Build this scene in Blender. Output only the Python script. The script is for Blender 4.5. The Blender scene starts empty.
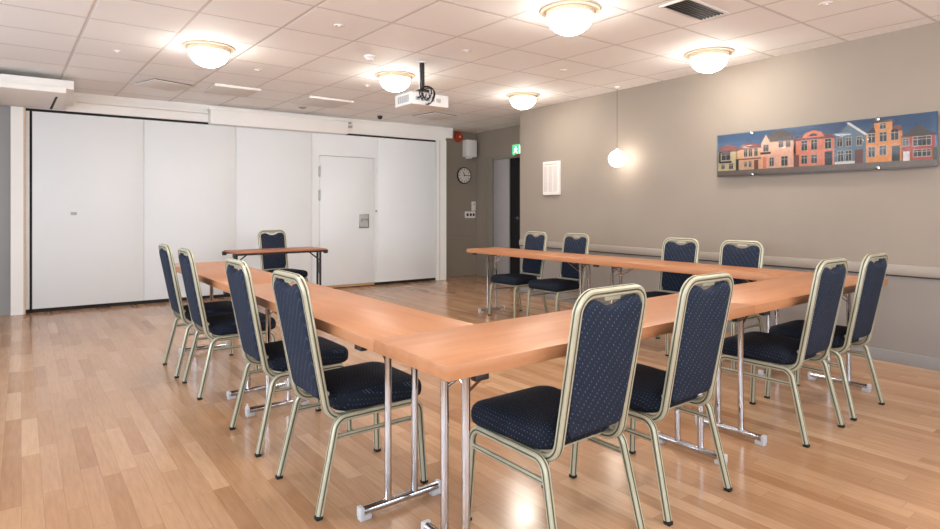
import bpy, bmesh, math, random
from mathutils import Vector, Matrix
random.seed(7)
SC = bpy.context.scene
COL = SC.collection
PI = math.pi

# ------------------------------------------------------------------ helpers
def lin(c):
    out = []
    for v in c:
        v = v / 255.0
        out.append(v / 12.92 if v <= .04045 else ((v + .055) / 1.055) ** 2.4)
    return (out[0], out[1], out[2], 1.0)

class MB:
    """collects geometry for ONE mesh object"""
    def __init__(s):
        s.v, s.f, s.m = [], [], []
    def add(s, vs, fs, mi=0):
        o = len(s.v)
        s.v += [tuple(p) for p in vs]
        for k, q in enumerate(fs):
            s.f.append(tuple(o + i for i in q))
            s.m.append(mi if isinstance(mi, int) else mi[k])
        return s
    def box(s, x0, x1, y0, y1, z0, z1, mi=0, mat=None):
        vs = [Vector(p) for p in ((x0,y0,z0),(x1,y0,z0),(x1,y1,z0),(x0,y1,z0),(x0,y0,z1),(x1,y0,z1),(x1,y1,z1),(x0,y1,z1))]
        if mat: vs = [mat @ p for p in vs]
        return s.add(vs, [(0,3,2,1),(4,5,6,7),(0,1,5,4),(1,2,6,5),(2,3,7,6),(3,0,4,7)], mi)
    def bbox(s, x0, x1, y0, y1, z0, z1, b=.004, mi=0, mat=None):
        bm = bmesh.new()
        bmesh.ops.create_cube(bm, size=1)
        for p in bm.verts:
            p.co = Vector(((x0+x1)/2+p.co.x*(x1-x0), (y0+y1)/2+p.co.y*(y1-y0), (z0+z1)/2+p.co.z*(z1-z0)))
        bmesh.ops.bevel(bm, geom=bm.edges[:], offset=b, segments=2, affect='EDGES', profile=.5)
        bm.verts.index_update()
        vs = [p.co.copy() for p in bm.verts]
        if mat: vs = [mat @ p for p in vs]
        s.add(vs, [tuple(q.index for q in f.verts) for f in bm.faces], mi)
        bm.free()
        return s
    def lathe(s, prof, n=32, mat=None, mi=0, mis=None):
        """prof: (r, z) list"""
        vs, fs, ms = [], [], []
        k = len(prof)
        for i in range(n):
            a = 2*PI*i/n
            for r, z in prof: vs.append(Vector((r*math.cos(a), r*math.sin(a), z)))
        for i in range(n):
            j = (i+1) % n
            for q in range(k-1):
                fs.append((i*k+q, j*k+q, j*k+q+1, i*k+q+1)); ms.append(mis[q] if mis else mi)
        if mat: vs = [mat @ p for p in vs]
        return s.add(vs, fs, ms)
    def sweep(s, path, prof, ref, mi=0, mis=None, cap=True):
        """prof: points (a, b) in N,B; N follows ref"""
        path = [Vector(p) for p in path]; ref = Vector(ref)
        n, k = len(path), len(prof)
        vs, fs, ms = [], [], []
        for i, p in enumerate(path):
            t0 = (path[i]-path[i-1]).normalized() if i else None
            t1 = (path[i+1]-path[i]).normalized() if i < n-1 else None
            t = (t0+t1).normalized() if t0 and t1 else (t0 or t1)
            sc = 1.0
            if t0 and t1: sc = 1/max(.5, t.dot(t1))
            N = (ref - t*t.dot(ref)).normalized(); B = t.cross(N)
            for a, b in prof: vs.append(p + N*a + B*b*sc)
        for i in range(n-1):
            for q in range(k):
                r = (q+1) % k
                fs.append((i*k+q, i*k+r, (i+1)*k+r, (i+1)*k+q)); ms.append(mis[q] if mis else mi)
        if cap:
            fs.append(tuple(reversed(range(k)))); ms.append(mi)
            fs.append(tuple(range((n-1)*k, n*k))); ms.append(mi)
        return s.add(vs, fs, ms)
    def tube(s, path, r, n=12, mi=0, ref=None):
        path = [Vector(p) for p in path]
        if ref is None:
            t = (path[-1]-path[0]).normalized()
            ref = Vector((0,0,1)) if abs(t.z) < .8 else Vector((1,0,0))
            if len(path) > 2:
                c = (path[1]-path[0]).cross(path[-1]-path[0])
                if c.length > 1e-6: ref = c.normalized()
        pr = [(r*math.cos(2*PI*i/n), r*math.sin(2*PI*i/n)) for i in range(n)]
        return s.sweep(path, pr, ref, mi)
    def poly(s, pts, mi=0):
        return s.add(pts, [tuple(range(len(pts)))], mi)

def obj(name, mb, mats, parent=None, smooth=True, angle=35, loc=None, rot=None):
    me = bpy.data.meshes.new(name)
    me.from_pydata(mb.v, [], mb.f)
    if not isinstance(mats, (list, tuple)): mats = [mats]
    for m in mats: me.materials.append(m)
    me.polygons.foreach_set('material_index', mb.m)
    bm = bmesh.new(); bm.from_mesh(me)
    bmesh.ops.recalc_face_normals(bm, faces=bm.faces[:])
    bm.to_mesh(me); bm.free()
    me.validate()
    if smooth:
        me.shade_smooth(); me.set_sharp_from_angle(angle=math.radians(angle))
    o = bpy.data.objects.new(name, me); COL.objects.link(o)
    if parent is not None: o.parent = parent
    if loc: o.location = loc
    if rot: o.rotation_euler = rot
    return o

def tag(o, label=None, cat=None, group=None, kind=None):
    if label: o['label'] = label
    if cat: o['category'] = cat
    if group: o['group'] = group
    if kind: o['kind'] = kind
    return o

def thing(name, label, cat, loc=(0,0,0), rz=0, group=None):
    o = bpy.data.objects.new(name, None); COL.objects.link(o)
    o.empty_display_size = .1
    o.location = loc; o.rotation_euler = (0, 0, rz)
    return tag(o, label, cat, group)

def struct(name, mb, mats, parent=None, **k):
    o = obj(name, mb, mats, parent, **k)
    if parent is None: o['kind'] = 'structure'
    return o

def copy_tree(o, parent=None):
    c = o.copy(); COL.objects.link(c)
    if parent is not None: c.parent = parent
    for ch in o.children: copy_tree(ch, c)
    return c

def place(proto, first, loc, rz, label, group=None):
    t = proto if first else copy_tree(proto)
    t.location = loc; t.rotation_euler = (0, 0, rz); t['label'] = label
    if group: t['group'] = group
    return t

def fillet(pts, radii, seg=7):
    pts = [Vector(p) for p in pts]
    if not isinstance(radii, (list, tuple)): radii = [radii]*len(pts)
    out = [pts[0]]
    for i in range(1, len(pts)-1):
        p, a, b = pts[i], pts[i-1], pts[i+1]
        da, db = (a-p).normalized(), (b-p).normalized()
        ang = da.angle(db)
        r = radii[i]
        d = r/math.tan(ang/2)
        c = p + (da+db).normalized()*(r/math.sin(ang/2))
        s0, s1 = p+da*d-c, p+db*d-c
        w = s0.angle(s1)
        for k in range(seg+1):
            t = k/seg
            out.append(c + (s0*math.sin((1-t)*w) + s1*math.sin(t*w))/math.sin(w))
    out.append(pts[-1])
    return out

# ------------------------------------------------------------------ materials
def newmat(name):
    m = bpy.data.materials.new(name); m.use_nodes = True
    nt = m.node_tree
    return m, nt, nt.nodes['Principled BSDF']

class G:
    """tiny node-graph helper"""
    def __init__(s, nt): s.nt = nt
    def n(s, t, **k):
        nd = s.nt.nodes.new(t)
        for a, b in k.items(): setattr(nd, a, b)
        return nd
    def put(s, sock, v):
        if hasattr(v, 'is_output') or isinstance(v, bpy.types.NodeSocket): s.nt.links.new(v, sock)
        else: sock.default_value = v
    def math(s, op, a, b=0.0, c=0.0):
        nd = s.n('ShaderNodeMath', operation=op)
        for i, v in enumerate((a, b, c)): s.put(nd.inputs[i], v)
        return nd.outputs[0]
    def mix(s, f, a, b, mode='MIX'):
        nd = s.n('ShaderNodeMix', data_type='RGBA', blend_type=mode)
        s.put(nd.inputs[0], f); s.put(nd.inputs[6], a); s.put(nd.inputs[7], b)
        return nd.outputs[2]
    def ramp(s, f, stops):
        nd = s.n('ShaderNodeValToRGB')
        e = nd.color_ramp.elements
        while len(e) < len(stops): e.new(.5)
        for q, (p, c) in zip(e, stops): q.position = p; q.color = c
        s.put(nd.inputs[0], f)
        return nd.outputs[0]
    def xyz(s, scale=(1,1,1)):
        tc = s.n('ShaderNodeTexCoord')
        mp = s.n('ShaderNodeMapping'); mp.inputs['Scale'].default_value = scale
        s.nt.links.new(tc.outputs['Object'], mp.inputs[0])
        return mp.outputs[0]
    def sep(s, v):
        nd = s.n('ShaderNodeSeparateXYZ'); s.nt.links.new(v, nd.inputs[0]); return nd.outputs
    def noise(s, v, sc, det=3, rough=.5):
        nd = s.n('ShaderNodeTexNoise'); s.nt.links.new(v, nd.inputs['Vector'])
        nd.inputs['Scale'].default_value = sc; nd.inputs['Detail'].default_value = det; nd.inputs['Roughness'].default_value = rough
        return nd.outputs[0]
    def bump(s, h, strength, dist=.002):
        nd = s.n('ShaderNodeBump'); s.put(nd.inputs['Height'], h)
        nd.inputs['Strength'].default_value = strength; nd.inputs['Distance'].default_value = dist
        return nd.outputs[0]

def plain(name, c, rough=.5, metal=0.0, var=.06, scale=30, bump=0.0, spec=.5, coat=0.0):
    m, nt, b = newmat(name); g = G(nt)
    col = lin(c)
    v = g.xyz()
    nz = g.noise(v, scale)
    dark = tuple(x*(1-var) for x in col[:3]) + (1,)
    lite = tuple(min(1, x*(1+var)) for x in col[:3]) + (1,)
    nt.links.new(g.ramp(nz, [(.3, dark), (.7, lite)]), b.inputs['Base Color'])
    b.inputs['Roughness'].default_value = rough
    b.inputs['Metallic'].default_value = metal
    b.inputs['Specular IOR Level'].default_value = spec
    b.inputs['Coat Weight'].default_value = coat
    if bump: nt.links.new(g.bump(nz, bump), b.inputs['Normal'])
    return m

def emit(name, c, strength, base=(255,255,255)):
    m, nt, b = newmat(name); g = G(nt)
    b.inputs['Base Color'].default_value = lin(base)
    b.inputs['Emission Color'].default_value = c if len(c) == 4 else tuple(c)+(1,)
    b.inputs['Emission Strength'].default_value = strength
    b.inputs['Roughness'].default_value = .3
    return m

DT = .0488                      # tables, floorboards and ceiling grid sit 2.8 degrees off the walls
cD, sD = math.cos(DT), math.sin(DT)

def floor_mat():
    m, nt, b = newmat('oak_parquet'); g = G(nt)
    x, y, z = g.sep(g.xyz())
    u = g.math('ADD', g.math('MULTIPLY', x, cD), g.math('MULTIPLY', y, sD))
    v = g.math('ADD', g.math('MULTIPLY', x, -sD), g.math('MULTIPLY', y, cD))
    W, L = .072, .62
    ru = g.math('DIVIDE', u, W); row = g.math('FLOOR', ru)
    w1 = g.n('ShaderNodeTexWhiteNoise', noise_dimensions='1D'); nt.links.new(row, w1.inputs['W'])
    rv = g.math('ADD', g.math('DIVIDE', v, L), g.math('MULTIPLY', w1.outputs[0], 7.3))
    pl = g.math('FLOOR', rv)
    cmb = g.n('ShaderNodeCombineXYZ'); nt.links.new(row, cmb.inputs[0]); nt.links.new(pl, cmb.inputs[1])
    w2 = g.n('ShaderNodeTexWhiteNoise', noise_dimensions='2D'); nt.links.new(cmb.outputs[0], w2.inputs['Vector'])
    base = g.ramp(w2.outputs[0], [(0, lin((166,124,90))), (.12, lin((176,134,100))), (.5, lin((184,143,108))), (.85, lin((191,151,116))), (1, lin((200,162,128)))])
    c2 = g.n('ShaderNodeCombineXYZ')
    nt.links.new(g.math('ADD', g.math('MULTIPLY', u, 60), g.math('MULTIPLY', w2.outputs[0], 91)), c2.inputs[0])
    nt.links.new(g.math('MULTIPLY', v, 5), c2.inputs[1])
    gr = g.noise(c2.outputs[0], 1.0, 5, .6)
    col = g.mix(.55, base, g.ramp(gr, [(.3, (.72,.69,.66,1)), (.65, (1.05,1.05,1.05,1))]), 'MULTIPLY')
    big = g.noise(g.xyz(), 1.3, 4, .6)
    col = g.mix(1, col, g.ramp(big, [(.3, (.93,.91,.9,1)), (.7, (1.02,1.02,1.02,1))]), 'MULTIPLY')
    fu = g.math('FRACT', ru); fv = g.math('FRACT', rv)
    eu = g.math('LESS_THAN', g.math('MINIMUM', fu, g.math('SUBTRACT', 1, fu)), .012)
    ev = g.math('LESS_THAN', g.math('MINIMUM', fv, g.math('SUBTRACT', 1, fv)), .0016)
    gap = g.math('MAXIMUM', eu, ev)
    col = g.mix(g.math('MULTIPLY', gap, .4), col, lin((110,70,45)))
    nt.links.new(col, b.inputs['Base Color'])
    sm = g.noise(g.xyz(), 5, 5, .65)
    nt.links.new(g.math('ADD', .10, g.math('MULTIPLY', sm, .17)), b.inputs['Roughness'])
    b.inputs['Specular IOR Level'].default_value = .5
    nt.links.new(g.bump(g.math('ADD', g.math('MULTIPLY', big, .6), g.math('MULTIPLY', gr, .03)), .06, .006), b.inputs['Normal'])
    return m

def ceiling_mat():
    m, nt, b = newmat('mineral_ceiling_tiles'); g = G(nt)
    x, y, z = g.sep(g.xyz())
    dx = g.math('SUBTRACT', x, .734); dy = g.math('SUBTRACT', y, 5.089)
    D = .595*.603+.016*.042
    i = g.math('ADD', g.math('MULTIPLY', dx, .603/D), g.math('MULTIPLY', dy, .042/D))
    j = g.math('ADD', g.math('MULTIPLY', dx, -.016/D), g.math('MULTIPLY', dy, .595/D))
    def edge(t):
        f = g.math('FRACT', t)
        return g.math('MINIMUM', f, g.math('SUBTRACT', 1, f))
    e = g.math('MINIMUM', edge(i), edge(j))
    bar = g.math('LESS_THAN', e, .018)
    cmb = g.n('ShaderNodeCombineXYZ')
    nt.links.new(g.math('FLOOR', i), cmb.inputs[0]); nt.links.new(g.math('FLOOR', j), cmb.inputs[1])
    w = g.n('ShaderNodeTexWhiteNoise', noise_dimensions='2D'); nt.links.new(cmb.outputs[0], w.inputs['Vector'])
    tile = g.ramp(w.outputs[0], [(0, lin((244,242,240))), (1, lin((248,247,245)))])
    sp = g.noise(g.xyz(), 160, 2)
    tile = g.mix(.25, tile, g.ramp(sp, [(.35, (.9,.9,.9,1)), (.5, (1,1,1,1))]), 'MULTIPLY')
    col = g.mix(g.math('MULTIPLY', bar, .42), tile, lin((160,148,138)))
    nt.links.new(col, b.inputs['Base Color'])
    b.inputs['Roughness'].default_value = .75
    h = g.math('MULTIPLY', g.math('MINIMUM', e, .03), 20)
    nt.links.new(g.bump(h, .5, .012), b.inputs['Normal'])
    return m

def beech_mat(name, c0, c1):
    m, nt, b = newmat(name); g = G(nt)
    oi = g.n('ShaderNodeObjectInfo')
    x, y, z = g.sep(g.xyz())
    cmb = g.n('ShaderNodeCombineXYZ')
    nt.links.new(g.math('ADD', g.math('MULTIPLY', x, 3.0), g.math('MULTIPLY', oi.outputs['Random'], 40)), cmb.inputs[0])
    nt.links.new(g.math('MULTIPLY', y, 26), cmb.inputs[1])
    nt.links.new(g.math('MULTIPLY', z, 26), cmb.inputs[2])
    n1 = g.noise(cmb.outputs[0], .8, 4, .55)
    c2 = g.n('ShaderNodeCombineXYZ')
    nt.links.new(g.math('MULTIPLY', x, 40), c2.inputs[0]); nt.links.new(g.math('MULTIPLY', y, 400), c2.inputs[1]); nt.links.new(g.math('MULTIPLY', z, 300), c2.inputs[2])
    n2 = g.noise(c2.outputs[0], 1, 2)
    col = g.ramp(n1, [(.28, lin(c0)), (.72, lin(c1))])
    col = g.mix(.25, col, g.ramp(n2, [(.35, (.86,.82,.78,1)), (.6, (1.02,1.02,1.02,1))]), 'MULTIPLY')
    nt.links.new(col, b.inputs['Base Color'])
    b.inputs['Roughness'].default_value = .38
    b.inputs['Specular IOR Level'].default_value = .4
    return m

def fabric_mat(name, base, dot, wave=False):
    m, nt, b = newmat(name); g = G(nt)
    x, y, z = g.sep(g.xyz())
    S = 1/.0150
    def comb(kx, ky, kz):
        return g.math('MULTIPLY', g.math('ADD', g.math('ADD', g.math('MULTIPLY', x, kx), g.math('MULTIPLY', y, ky)), g.math('MULTIPLY', z, kz)), S)
    a = comb(.92, 0, .74); c = comb(-.39, 1.0, .49)
    fa = g.math('SUBTRACT', g.math('FRACT', a), .5); fc = g.math('SUBTRACT', g.math('FRACT', c), .5)
    d = g.math('SQRT', g.math('ADD', g.math('MULTIPLY', fa, fa), g.math('MULTIPLY', fc, fc)))
    cmb = g.n('ShaderNodeCombineXYZ')
    nt.links.new(g.math('FLOOR', a), cmb.inputs[0]); nt.links.new(g.math('FLOOR', c), cmb.inputs[1])
    w = g.n('ShaderNodeTexWhiteNoise', noise_dimensions='2D'); nt.links.new(cmb.outputs[0], w.inputs['Vector'])
    msk = g.math('MULTIPLY', g.math('LESS_THAN', d, .14), g.math('ADD', .2, g.math('MULTIPLY', w.outputs[0], .6)))
    nz = g.noise(g.xyz(), 420, 2)
    col = g.mix(.7, lin(base), g.ramp(nz, [(.3, (.6,.6,.62,1)), (.7, (1.3,1.3,1.3,1))]), 'MULTIPLY')
    col = g.mix(msk, col, lin(dot))
    nt.links.new(col, b.inputs['Base Color'])
    b.inputs['Roughness'].default_value = .85
    b.inputs['Specular IOR Level'].default_value = .2
    nt.links.new(g.bump(nz, .3, .001), b.inputs['Normal'])
    return m

def glass_mat():
    m = bpy.data.materials.new('window_glass'); m.use_nodes = True
    nt = m.node_tree; nt.nodes.clear(); g = G(nt)
    o = g.n('ShaderNodeOutputMaterial'); mx = g.n('ShaderNodeMixShader')
    t = g.n('ShaderNodeBsdfTransparent'); gl = g.n('ShaderNodeBsdfGlossy'); gl.inputs['Roughness'].default_value = .02
    fr = g.n('ShaderNodeFresnel'); fr.inputs[0].default_value = 1.2
    nt.links.new(fr.outputs[0], mx.inputs[0]); nt.links.new(t.outputs[0], mx.inputs[1]); nt.links.new(gl.outputs[0], mx.inputs[2])
    nt.links.new(mx.outputs[0], o.inputs[0])
    return m

M = dict(
    floor=floor_mat(), ceiling=ceiling_mat(),
    wall=plain('taupe_wall_paint', (148,136,124), .7, var=.025, scale=2.5, bump=.05),
    alcove=plain('taupe_alcove_paint', (146,135,122), .7, var=.025, scale=2.5, bump=.05),
    greywall=plain('grey_panel_paint', (150,150,150), .6, var=.03, scale=3),
    trim=plain('taupe_trim_paint', (150,140,130), .45, var=.02),
    skirt=plain('grey_skirting_paint', (134,130,128), .42, var=.02),
    white=plain('white_painted_board', (244,242,238), .5, var=.015, scale=3),
    panel=plain('white_partition_laminate', (233,236,238), .38, var=.012, scale=1.5),
    seam=plain('dark_seam_rubber', (22,21,22), .7),
    greyseam=plain('grey_joint_seal', (150,145,140), .6),
    cream=plain('cream_jamb_edge', (214,190,166), .6),
    bare=plain('bare_wood_threshold', (190,150,110), .5),
    beech=beech_mat('beech_table_laminate', (174,116,78), (188,132,93)),
    brown=beech_mat('brown_table_laminate', (158,96,64), (176,112,76)),
    chrome=plain('polished_chrome', (196,197,202), .07, 1.0, var=.02),
    steel=plain('brushed_steel', (165,163,160), .35, 1.0, var=.08, scale=60),
    gold=plain('champagne_gold_paint', (184,180,157), .34, .25, var=.04, scale=40),
    groove=plain('dark_groove', (92,88,66), .5, .3),
    black=plain('black_plastic', (24,24,26), .45),
    blacksteel=plain('black_painted_steel', (26,25,26), .4),
    rubber=plain('black_rubber', (20,20,20), .8),
    cap=plain('white_plastic_cap', (196,196,198), .4),
    plastic=plain('white_plastic', (235,233,230), .4, var=.01),
    greyplastic=plain('grey_plastic', (180,180,180), .5),
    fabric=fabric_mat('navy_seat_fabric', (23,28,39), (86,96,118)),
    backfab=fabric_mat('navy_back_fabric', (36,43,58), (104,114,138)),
    red=plain('red_enamel', (178,66,34), .4),
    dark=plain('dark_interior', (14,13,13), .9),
    doorgrey=plain('grey_door_paint', (164,160,160), .45, var=.02),
    framegrey=plain('olive_grey_frame_paint', (140,134,120), .5),
    brass=plain('cream_glass_ring', (236,218,186), .35, 0, var=.03),
    rim=plain('pale_lamp_plate', (214,198,176), .45, 0, var=.03),
    ceilplate=plain('ceiling_white_plate', (226,220,214), .6, var=.01),
    grilledark=plain('dark_grille_metal', (74,70,66), .5, .3),
    railshade=plain('painted_rail_shadow', (52,46,43), .8),
    dome=emit('lit_opal_glass', (1.0,.94,.85,1), 19.0),
    globe=emit('lit_globe_glass', (1.0,.90,.78,1), 6.0),
    green=emit('lit_green_sign', lin((30,190,110)), .9, (30,160,90)),
    signwhite=emit('lit_white_pictogram', (.9,1,.93,1), 1.1),
    cord=plain('brown_grey_cord', (112,98,88), .6),
    lowerwall=plain('grey_lower_wall', (142,136,131), .6, var=.025, scale=2.5, bump=.05),
    glass=glass_mat(), paper=plain('white_paper', (222,214,206), .6, var=.01),
    ink=plain('faint_grey_ink', (140,132,128), .7),
)

# the opal glass is brightest underneath; its collar shades the upper edge
_nt = M['dome'].node_tree; _g = G(_nt)
_geo = _g.n('ShaderNodeNewGeometry')
_dn = _g.math('MAXIMUM', _g.math('MULTIPLY', _g.sep(_geo.outputs['Normal'])[2], -1), 0.0)
_nt.links.new(_g.math('ADD', 7.0, _g.math('MULTIPLY', _dn, 23.0)), _nt.nodes['Principled BSDF'].inputs['Emission Strength'])

# ------------------------------------------------------------------ camera
cam = bpy.data.cameras.new('camera'); co = bpy.data.objects.new('camera', cam); COL.objects.link(co)
co.location = (0, 0, 1.2); co.rotation_euler = (PI/2, 0, -.6064)
cam.sensor_width = 36; cam.lens = 583.86/940*36; cam.shift_y = -(264.5-209.19)/940
cam.clip_start = .05
SC.camera = co

# ------------------------------------------------------------------ room shell
XR, YP, H = 5.326, 8.419, 2.5915
XL, YR = -3.0, -2.2
YE = 6.43            # end of the beige wall
XA, YA = 6.18, 8.72  # alcove walls
RT = XA + .15
mb = MB().box(XL-.15, RT, YR-.15, YA+.15, -.1, 0); struct('floor', mb, M['floor'])
mb = MB().box(XL-.15, RT, YR-.15, YA+.15, H, H+.1); struct('ceiling', mb, M['ceiling'])
mb = MB().box(XR, RT, YR-.15, YE, .70, H).box(XR, RT, YR-.15, YE, 0, .70, 1); struct('wall_right', mb, [M['wall'], M['lowerwall']])  # wall is a greyer tone below the chair rail
# left wall with three unseen windows, added to light the room
WIN = [(-1.2, .9), (1.6, 3.7), (4.4, 6.5)]
z0w, z1w = .85, 2.3
mb = MB(); ys = [YR] + [q for w in WIN for q in w] + [YA+.15]
for k in range(0, len(ys), 2): mb.box(XL-.15, XL, ys[k], ys[k+1], 0, H)
for a, b_ in WIN:
    mb.box(XL-.15, XL, a, b_, 0, z0w); mb.box(XL-.15, XL, a, b_, z1w, H)
struct('wall_left', mb, M['wall'])
for k, (a, b_) in enumerate(WIN):
    w = bpy.data.objects.new('window_%d' % (k+1), None); COL.objects.link(w); w['kind'] = 'structure'
    w.location = (XL, (a+b_)/2, z0w)
    hw, hh, t = (b_-a)/2, z1w-z0w, .05
    f = MB().box(-.1, -.03, -hw, -hw+t, 0, hh).box(-.1, -.03, hw-t, hw, 0, hh).box(-.1, -.03, -hw+t, hw-t, 0, t).box(-.1, -.03, -hw+t, hw-t, hh-t, hh).box(-.1, -.03, -.025, .025, t, hh-t)
    obj('window_frame', f, M['white'], w)
    obj('pane', MB().box(-.07, -.064, -hw+t, hw-t, t, hh-t), M['glass'], w)
    obj('window_sill', MB().bbox(-.02, .08, -hw, hw, -.03, 0), M['white'], w)
# rear wall, behind the camera, with two more unseen windows, added for their light
RWIN = [(-2.3, .2), (1.2, 4.4)]
mb = MB(); xs = [XL-.15] + [q for w in RWIN for q in w] + [RT]
for k in range(0, len(xs), 2): mb.box(xs[k], xs[k+1], YR-.15, YR, 0, H)
for a, b_ in RWIN:
    mb.box(a, b_, YR-.15, YR, 0, z0w); mb.box(a, b_, YR-.15, YR, z1w, H)
struct('wall_rear', mb, M['wall'])
for k, (a, b_) in enumerate(RWIN):
    w = bpy.data.objects.new('window_%d' % (k+4), None); COL.objects.link(w); w['kind'] = 'structure'
    w.location = ((a+b_)/2, YR, z0w); w.rotation_euler = (0, 0, PI/2)
    hw, hh, t = (b_-a)/2, z1w-z0w, .05
    f = MB().box(-.1, -.03, -hw, -hw+t, 0, hh).box(-.1, -.03, hw-t, hw, 0, hh).box(-.1, -.03, -hw+t, hw-t, 0, t).box(-.1, -.03, -hw+t, hw-t, hh-t, hh).box(-.1, -.03, -.025, .025, t, hh-t)
    obj('window_frame', f, M['white'], w)
    obj('pane', MB().box(-.07, -.064, -hw+t, hw-t, t, hh-t), M['glass'], w)
    obj('window_sill', MB().bbox(-.02, .08, -hw, hw, -.03, 0), M['white'], w)
# partition wall (folding white panels) and what is left and right of it
XJ0, XP0, XP1, XJ1 = -.372, -.313, 5.141, 5.335
mb = MB().box(XL, -.50, YP, YP+.3, 0, H).box(XL, -.50, YP-.012, YP+.1, .69, .735)
for x in (-2.4, -1.9, -1.4, -.9, -.62): mb.box(x-.006, x+.006, YP-.006, YP, .735, H)
struct('wall_back', mb, M['greywall'])
hy = YP - .0
mb = MB().box(-.50, XJ1, hy, YP+.3, 2.365, H); mb.box(XJ1, XJ1+.14, hy, YP+.1, 2.42, H); mb.box(-.5, XJ1+.14, hy-.015, hy, H-.045, H)
struct('trim_1', mb, M['white'])          # header above the partition
mb = MB().box(-.505, XJ0-.018, YP-.05, YP+.25, 0, 2.365).box(XJ0-.018, XJ0, YP-.05, YP+.25, 0, 2.365, 1)
struct('trim_2', mb, [M['white'], M['cream']])   # left jamb
mb = MB().box(XP1+.008, XJ1, YP-.02, YA, 0, 2.365); mb.box(XP1+.06, XP1+.066, YP-.022, YP-.0, 0, 2.365, 1)
struct('trim_3', mb, [M['white'], M['greyseam']])   # right jamb
# the panels of the partition: dark head and foot gaps behind them
pw = bpy.data.objects.new('wall_partition', None); COL.objects.link(pw); pw['kind'] = 'structure'; pw.location = (0, YP, 0)
obj('track', MB().box(XJ0, XP1+.01, .03, .1, 0, 2.365), M['seam'], pw)
js = [XJ0, XP0, .821, 1.929, 2.998, 4.068, XP1]
for k in range(6):
    if k == 4: continue
    g = .024 if k == 0 else .0025
    mb = MB().bbox(js[k]+(.001 if k else 0), js[k+1]-g, 0, .03, .045, 2.332, .002)
    if k == 1: mb.bbox(.055, .115, -.006, .001, 1.13, 1.165, .002, 1)
    p = obj('partition_panel', mb, [M['panel'], M['greyplastic']], pw)
# panel that carries the pass door
mb = MB().box(2.999, 3.112, 0, .03, .045, 2.332).box(4.004, 4.0665, 0, .03, .045, 2.332).box(3.112, 4.004, 0, .03, 2.005, 2.332)
mb.box(3.112, 4.004, .0, .05, .012, .045, 1)
obj('partition_panel', mb, [M['panel'], M['bare']], pw)
obj('lock_knob', MB().lathe([(0,0),(.016,0),(.016,.012),(.008,.02),(0,.02)], 20, Matrix.Translation((4.036, 0, 1.171)) @ Matrix.Rotation(PI/2, 4, 'X')), M['steel'], pw)
d1 = bpy.data.objects.new('door_1', None); COL.objects.link(d1); d1['kind'] = 'structure'; d1.location = (3.558, YP, 0)
obj('door_leaf', MB().bbox(-.440, .440, .004, .03, .048, 1.998, .002), M['panel'], d1)
hd = MB().bbox(.187, .355, -.004, .006, .905, 1.125, .003)
hd.box(.205, .337, -.0055, -.0035, .925, 1.105, 1).bbox(.235, .325, -.022, -.004, 1.03, 1.052, .004).box(.225, .24, -.02, -.003, 1.0, 1.06)
obj('door_handle', hd, [M['steel'], M['greyplastic']], d1)
for z in (1.68, 1.325, .25):
    obj('hinge', MB().tube([(-.447, -.008, z), (-.447, -.008, z+.165)], .011).box(-.462, -.432, -.004, .002, z+.01, z+.155), M['steel'], d1)
# pelmet box and left bulkhead on the header
mb = MB().bbox(1.575, 3.505, 8.27, YP-.001, 2.332, 2.515, .004).bbox(1.555, 3.515, 8.255, YP-.001, 2.515, 2.548, .004)
struct('trim_4', mb, M['white'])
mb = MB().bbox(3.53, 3.61, 8.35, YP-.001, 2.45, 2.475, .003).box(3.53, 3.60, 8.37, YP-.001, 2.505, 2.53)
struct('trim_5', mb, M['greyplastic'])
mb = MB().bbox(XL+.002, .075, 7.24, YP-.002, 2.425, 2.515, .004).bbox(XL+.002, .01, 7.17, YP-.002, 2.372, 2.425, .004)
mb.add([(-.062,7.46,2.3712),(-.082,7.46,2.3712),(-.150,YP-.003,2.3712),(-.124,YP-.003,2.3712),(-.062,7.46,2.374),(-.082,7.46,2.374),(-.150,YP-.003,2.374),(-.124,YP-.003,2.374)], [(0,3,2,1),(4,5,6,7),(0,1,5,4),(1,2,6,5),(2,3,7,6),(3,0,4,7)], 1)
struct('trim_6', mb, [M['white'], M['seam']])
mb = MB().bbox(.12, 1.56, 8.34, YP-.017, 2.47, 2.50, .004)
struct('trim_7', mb, M['white'])
# alcove
mb = MB().box(XJ1, RT, YA, YA+.15, 0, H); struct('wall_alcove', mb, M['alcove'])
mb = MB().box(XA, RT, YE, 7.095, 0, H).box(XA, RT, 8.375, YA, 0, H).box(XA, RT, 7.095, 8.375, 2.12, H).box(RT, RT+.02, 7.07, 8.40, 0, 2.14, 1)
struct('wall_alcove_side', mb, [M['alcove'], M['dark']])
mb = MB()
for (x0, x1, zz) in ((XJ1, XA, 0),): mb.bbox(x0, x1, YA-.02, YA-.0005, .69, .735, .006)
struct('trim_8', mb, M['alcove'])
struct('baseboard_alcove', MB().bbox(XJ1, XA, YA-.015, YA-.0005, 0, .08, .003), M['alcove'])
d2 = bpy.data.objects.new('door_2', None); COL.objects.link(d2); d2['kind'] = 'structure'; d2.location = (XA, 7.735, 0)
f = MB().bbox(-.03, .1, .45, .64, 0, 2.12, .004).bbox(-.03, .1, -.64, -.56, 0, 2.12, .004).bbox(-.03, .1, -.56, .45, 2.06, 2.12, .004)
f.bbox(-.045, -.03, .44, .52, 0, 2.1, .003)
obj('door_frame', f, M['framegrey'], d2)
obj('door_leaf', MB().bbox(.0, .045, .015, .448, .01, 2.058, .003).box(-.003, .0, -.0, .012, .02, 2.05, 0), M['doorgrey'], d2)
dk = obj('door_leaf', MB().bbox(.02, .06, -.558, .010, .01, 2.058, .003), M['dark'], d2); tag(dk, 'black door leaf')
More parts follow.
